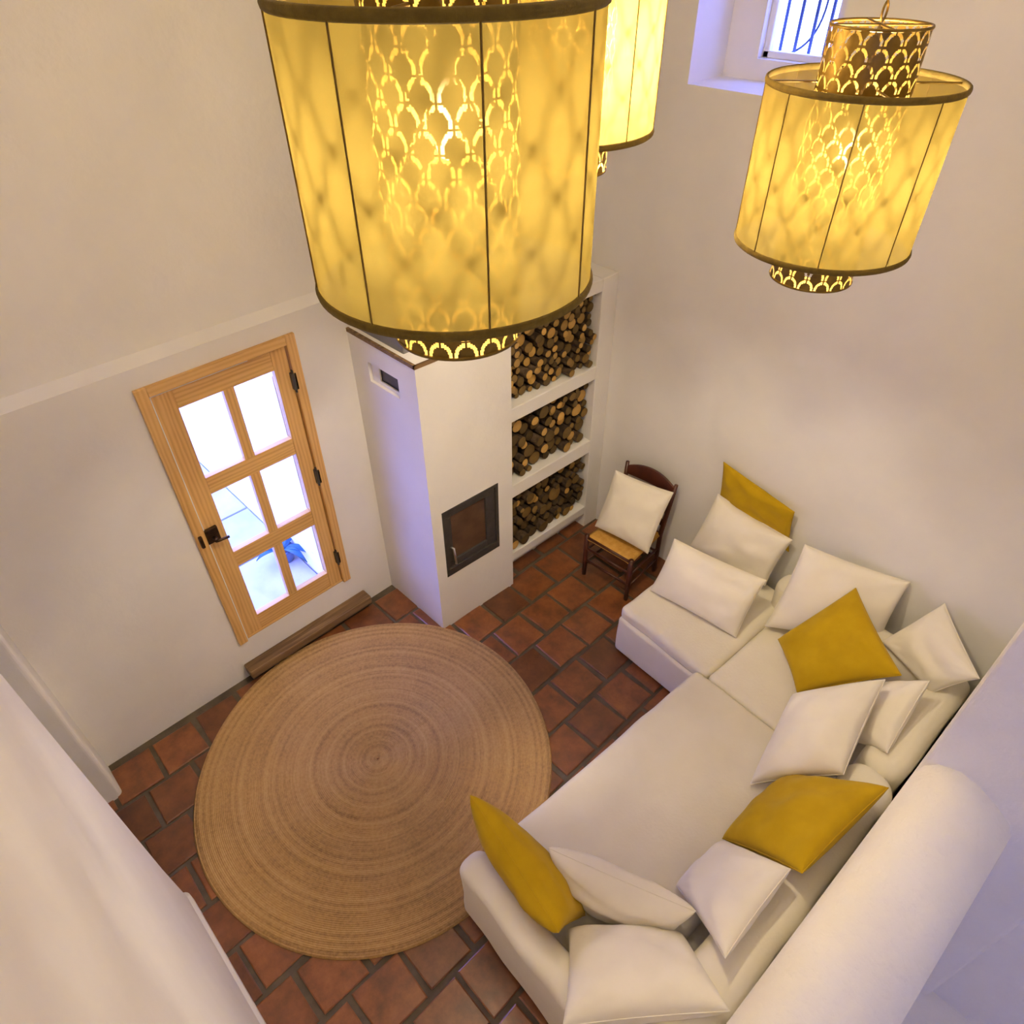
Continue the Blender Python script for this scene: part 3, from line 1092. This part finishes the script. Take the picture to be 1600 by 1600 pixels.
soft_box('chaise_cushion', 0.028, XR - 0.005, -0.055, YE + 0.005, 0.35, 0.472, 0.045, 'slip', sofa, 0.02, nz=0.007, seed=5)
soft_box('armrest', XL, XL + 0.175, YB, 0.035, 0.024, 0.615, 0.07, 'slip', sofa, nz=0.012, seed=6)
bk = soft_box('backrest', XL + 0.10, 0.06, YB - 0.045, YB + 0.215, 0.25, 0.735, 0.10, 'slip', sofa, nz=0.012, seed=7)
for v_ in bk.data.vertices:          # follows the wall, which is not square to the sofa
    v_.co.y -= 0.016 * (0.06 - v_.co.x)
soft_box('backrest', 0.05, XR + 0.01, YB - 0.030, YB + 0.20, 0.25, 0.745, 0.10, 'slip', sofa, nz=0.012, seed=8)
soft_box('backrest', XR - 0.20, XR + 0.015, YB + 0.12, 0.05, 0.25, 0.735, 0.09, 'slip', sofa, nz=0.012, seed=9)


# ------------------------------------------------------------------ cushions
def cushion(name, quad, mat, label, T=0.085, seed=0.0, pinch=0.042, group=None, flip=False, shift=(0, 0, 0)):
    P = [px(*q) for q in quad]          # TL TR BR BL
    c = sum(P, Vector()) / 4
    n = (P[1] - P[3]).cross(P[0] - P[2]).normalized()
    N = 30
    vs, top, bot = [], {}, {}

    def pt(u, v):
        a = u * (1 - pinch * (1 - v * v) * u * u)
        b = v * (1 - pinch * (1 - u * u) * v * v)
        s, t = (a + 1) / 2, (b + 1) / 2
        return (P[3] * (1 - s) + P[2] * s) * (1 - t) + (P[0] * (1 - s) + P[1] * s) * t
    for i in range(N + 1):
        for j in range(N + 1):
            u = math.sin((-1 + 2 * i / N) * PI / 2)
            v = math.sin((-1 + 2 * j / N) * PI / 2)
            p = pt(u, v)
            e = max(0.0, (1 - u * u)) * max(0.0, (1 - v * v))
            h = 1.12 * T * (e ** 0.36)
            wr = noise.noise(Vector((u * 2.2 + seed, v * 2.2, seed * 1.7))) * 0.02
            rr_ = math.hypot(abs(u) - 1, abs(v) - 1)
            ang = math.atan2(abs(v) - 1.02, abs(u) - 1.02)
            wr += 0.011 * math.sin(ang * 16 + seed) * math.exp(-rr_ * 2.6) * min(1, rr_ * 4)
            for sgn, d in ((1, top), (-1, bot)):
                if sgn < 0 and (i in (0, N) or j in (0, N)):
                    d[(i, j)] = top[(i, j)]
                    continue
                hh = h * (1.0 if sgn > 0 else 0.8)
                q = p + n * (sgn * hh + wr * min(1, e * 3))
                q.z = max(q.z, shift[2])
                d[(i, j)] = len(vs)
                vs.append(q - c)
    fs = []
    for i in range(N):
        for j in range(N):
            fs.append((top[(i, j)], top[(i + 1, j)], top[(i + 1, j + 1)], top[(i, j + 1)]))
            fs.append((bot[(i, j + 1)], bot[(i + 1, j + 1)], bot[(i + 1, j)], bot[(i, j)]))
    o = MB().add(vs, fs).build(name, mat, None, True)
    o.location = c
    tag(o, label, 'cushion', group)
    # stitched seam along the rim
    rim = [top[(i, 0)] for i in range(N)] + [top[(N, j)] for j in range(N)] + [top[(i, N)] for i in range(N, 0, -1)] + [top[(0, j)] for j in range(N, 0, -1)]
    MB().tube([vs[k] for k in rim], 0.0035, 5, closed=True).build('seam', mat, o, True)
    return o


Z = 0.485
cushion('cushion', [(962, 735, .90), (1052, 770, .88), (1012, 865, .475), (930, 822, .475)], 'linen', 'cream square cushion standing upright on the rush chair', 0.081, 1.1, shift=(0, 0, .445))
cushion('cushion', [(1131, 722, 1.25), (1241, 800, 1.17), (1232, 862, .80), (1122, 790, .86)], 'mustard', 'mustard cushion upright against the wall behind the white cushions nearest the chair', 0.047, 2.3, shift=(0, 0, Z))
cushion('cushion', [(1122, 772, 1.0), (1238, 844, .95), (1195, 915, .56), (1078, 852, .56)], 'linen', 'cream cushion leaning directly against the mustard cushion by the wall', 0.101, 3.7, shift=(0, 0, Z))
cushion('cushion', [(1054, 842, .84), (1197, 907, .83), (1150, 996, .50), (1016, 922, .50)], 'linen', 'cream cushion at the front of the chaise nearest the chair', 0.095, 4.9, shift=(0, 0, Z))
cushion('cushion', [(1258, 851, 1.04), (1422, 910, 1.05), (1370, 1010, .60), (1195, 978, .52)], 'linen', 'large cream cushion leaning on the wall behind the mustard diamond cushion', 0.101, 5.2, shift=(0, 0, Z))
cushion('cushion', [(1337, 919, .98), (1408, 1055, .92), (1246, 1083, .60), (1216, 999, .64)], 'mustard', 'mustard cushion tilted like a diamond in the sofa corner', 0.081, 6.6, shift=(0, 0, Z))
cushion('cushion', [(1476, 943, 1.03), (1530, 1060, 1.0), (1455, 1083, .72), (1377, 1003, .74)], 'linen', 'cream cushion in the far corner touching both walls', 0.068, 7.4, shift=(0, 0, Z))
cushion('cushion', [(1239, 1085, .74), (1383, 1062, .97), (1318, 1210, .80), (1173, 1225, .52)], 'linen', 'cream cushion between the diamond mustard cushion and the mustard cushion lying flat', 0.115, 8.8, shift=(0, 0, Z))
cushion('cushion', [(1370, 1067, .75), (1452, 1064, .95), (1386, 1176, .77), (1318, 1155, .56)], 'linen', 'small cream cushion half hidden against the sofa back', 0.074, 9.1, shift=(0, 0, Z))
cushion('cushion', [(1225, 1215, .58), (1388, 1231, .95), (1253, 1364, .93), (1129, 1310, .56)], 'mustard', 'mustard cushion lying against the sofa back beside the parapet', 0.095, 10.3, shift=(0, 0, Z))
cushion('cushion', [(1131, 1315, .58), (1235, 1358, .9), (1133, 1497, .88), (1057, 1384, .52)], 'linen', 'cream cushion next to the mustard one by the parapet', 0.081, 11.9, shift=(0, 0, Z))
cushion('cushion', [(857, 1325, .76), (1087, 1424, .76), (1046, 1452, .50), (893, 1390, .50)], 'linen', 'cream cushion seen edge on between mustard armrest cushion and parapet', 0.115, 12.4, shift=(0, 0, Z))
cushion('cushion', [(735, 1243, .92), (872, 1457, .80), (914, 1430, .53), (800, 1312, .53)], 'mustard', 'mustard cushion leaning on the armrest above the rug', 0.115, 13.5, shift=(0, 0, Z))
cushion('cushion', [(890, 1452, .56), (1067, 1462, .56), (1140, 1580, .80), (880, 1604, .74)], 'linen', 'cream cushion nearest the bottom edge between armrest and sofa back', 0.115, 14.2, shift=(0, 0, Z))

# ------------------------------------------------------------------ pendant lamps
SR, SH, IR = 0.240, 0.400, 0.117
IZ0, IZ1 = -0.105, 0.520


def make_lamp():
    root = empty('pendant_lamp')
    # gauze drum
    MB().lathe([(SR, 0.0), (SR * 1.0, SH * 0.5), (SR, SH)], 96).build('gauze_shade', 'shade', root, True)
    for z_ in (0.0, SH):
        pr_ = [(SR + 0.005 * math.cos(2 * PI * q / 8), z_ + 0.0085 * math.sin(2 * PI * q / 8)) for q in range(8)]
        MB().lathe(pr_, 72, closed=True).build('shade_trim', 'trim', root, True)
    for k_ in range(8):
        a = 2 * PI * k_ / 8 + 0.30
        c_, s_ = math.cos(a), math.sin(a)
        MB().tube([(c_ * (SR + .001), s_ * (SR + .001), 0.0), (c_ * (SR + .001), s_ * (SR + .001), SH)], 0.0016, 6).build('seam', 'seam', root)
    # pierced brass cylinder: scale pattern cut as real slits
    NT, NC, RH = 384, 16, 0.0330
    NZ = 209
    vs, fs = [], []
    for i in range(NZ + 1):
        z_ = IZ0 + (IZ1 - IZ0) * i / NZ
        for k_ in range(NT):
            a = 2 * PI * k_ / NT
            vs.append((IR * math.cos(a), IR * math.sin(a), z_))
    rowsN = (IZ1 - IZ0) / RH
    for i in range(NZ):
        zf = (i + 0.5) / NZ * rowsN
        ri = int(zf)
        b = zf - ri
        for k_ in range(NT):
            cu = (k_ + 0.5) / NT * NC + (0.5 if ri % 2 else 0.0)
            a = (cu % 1.0) - 0.5
            r_ = math.hypot(2 * a, 1.05 * b)
            hole = (0.70 < r_ < 0.95) and abs(a) > 0.03 and 0.05 < zf < rowsN - 0.05
            if hole:
                continue
            k2 = (k_ + 1) % NT
            fs.append((i * NT + k_, i * NT + k2, (i + 1) * NT + k2, (i + 1) * NT + k_))
    MB().add(vs, fs).build('pierced_cylinder', 'brass', root, True)
    MB().lathe([(0.022, IZ0 + 0.003), (0.080, IZ0 + 0.003), (IR, IZ0 + 0.003)], 40).build('added_light_baffle', 'brass', root, True)  # added plate; its small centre hole limits light falling straight down
    for z_ in (IZ0, IZ1):
        pr_ = [(IR + 0.003 * math.cos(2 * PI * q / 6), z_ + 0.004 * math.sin(2 * PI * q / 6)) for q in range(6)]
        MB().lathe(pr_, 48, closed=True).build('rim_ring', 'brass', root, True)
    for k_ in range(4):
        a = PI / 2 * k_ + 0.55
        c_, s_ = math.cos(a), math.sin(a)
        MB().tube([(c_ * IR, s_ * IR, SH), (c_ * SR, s_ * SR, SH)], 0.003, 6).build('spoke', 'brass', root)
        MB().tube([(0, 0, IZ1), (c_ * IR, s_ * IR, IZ1)], 0.003, 6).build('spoke', 'brass', root)
    # bulb and holder
    prb = [(0.0005, -0.028), (0.014, -0.022), (0.019, -0.004), (0.014, 0.018), (0.009, 0.055)]
    b_ = MB().lathe(prb, 9).build('bulb', 'bulb', root, True)
    b_.location = (0, 0, 0.215)
    MB().lathe([(0.0005, 0.27), (0.019, 0.27), (0.019, 0.345), (0.006, 0.355), (0.006, IZ1)], 16).build('bulb_holder', 'socket', root, True)
    # hanging ring and chain
    ring = [(0.020 * math.cos(2 * PI * q / 16), 0, IZ1 + 0.026 + 0.020 * math.sin(2 * PI * q / 16)) for q in range(16)]
    MB().tube(ring, 0.0028, 6, closed=True).build('hanging_ring', 'brass', root, True)
    return root


def link_mesh():
    pts = []
    for q in range(14):
        a = 2 * PI * q / 14
        pts.append((0.008 * math.cos(a), 0, 0.017 * math.sin(a)))
    m = MB().tube(pts, 0.0022, 5, closed=True)
    o = m.build('chain_link', 'brass', None, True)
    me = o.data
    bpy.data.objects.remove(o)
    return me


LINK = link_mesh()
lamp0 = make_lamp()
lamps = [((-1.688, -2.612, 3.736), 0.0, 'largest gauze drum pendant lamp close to the camera above the fireplace'),
         ((-0.800, -2.073, 3.752), 0.35, 'gauze drum pendant lamp partly hidden behind the largest lamp'),
         ((-0.388, -2.710, 3.488), 0.14, 'gauze drum pendant lamp hanging in front of the niche window')]
roots = [lamp0, copy_tree(lamp0), copy_tree(lamp0)]
for root, watt in zip(roots, (0.50, 3.1, 0.64)):
    ld = bpy.data.lights.new('bulb_light', 'POINT')
    ld.color = BULB_COL
    ld.energy = BULB_POWER * watt
    ld.shadow_soft_size = 0.034
    lo_ = bpy.data.objects.new('bulb_light', ld)
    COL.objects.link(lo_)
    lo_.parent = root
    lo_.location = (0, 0, 0.210)
for root, (loc, rz, lab) in zip(roots, lamps):
    root.location = loc
    root.rotation_euler = (0, 0, rz)
    tag(root, lab, 'pendant lamp', 'gauze and brass pendant lamps')
    top = CEIL - loc[2]
    z_ = IZ1 + 0.058
    ch_ = empty('chain')
    ch_.parent = root
    q = 0
    while z_ + 0.02 < top:
        o = link('chain_link', LINK, 'brass', ch_)
        o.location = (0, 0, z_)
        o.rotation_euler = (0, 0, PI / 2 * (q % 2) + 0.4)
        z_ += 0.0275
        q += 1
    MB().lathe([(0.0005, top - 0.035), (0.03, top - 0.03), (0.05, top - 0.002), (0.0005, top - 0.001)], 20).build('ceiling_rose', 'brass', root, True)

# globe lamp of the mezzanine, behind the camera
gl = empty('globe_lamp', (-1.95, -5.15, 3.90))
tag(gl, 'white opal globe lamp hanging over the mezzanine', 'pendant lamp')
prof = [(0.13 * math.sin(PI * k / 6) + 0.0005, -0.13 * math.cos(PI * k / 6)) for k in range(7)]
MB().lathe(prof, 10).build('globe', 'globe', gl, True)
MB().lathe([(0.0005, 0.175), (0.03, 0.17), (0.035, 0.115), (0.0005, 0.12)], 16).build('globe_cap', 'brass', gl, True)
MB().tube([(0, 0, 0.17), (0, 0, CEIL - 3.90)], 0.004, 6).build('cord', 'iron', gl)
ld = bpy.data.lights.new('globe_light', 'POINT')
ld.color = (1.0, 0.80, 0.56)
ld.energy = GLOBE_POWER
ld.shadow_soft_size = 0.12
lo_ = bpy.data.objects.new('globe_light', ld)
COL.objects.link(lo_)
lo_.parent = gl
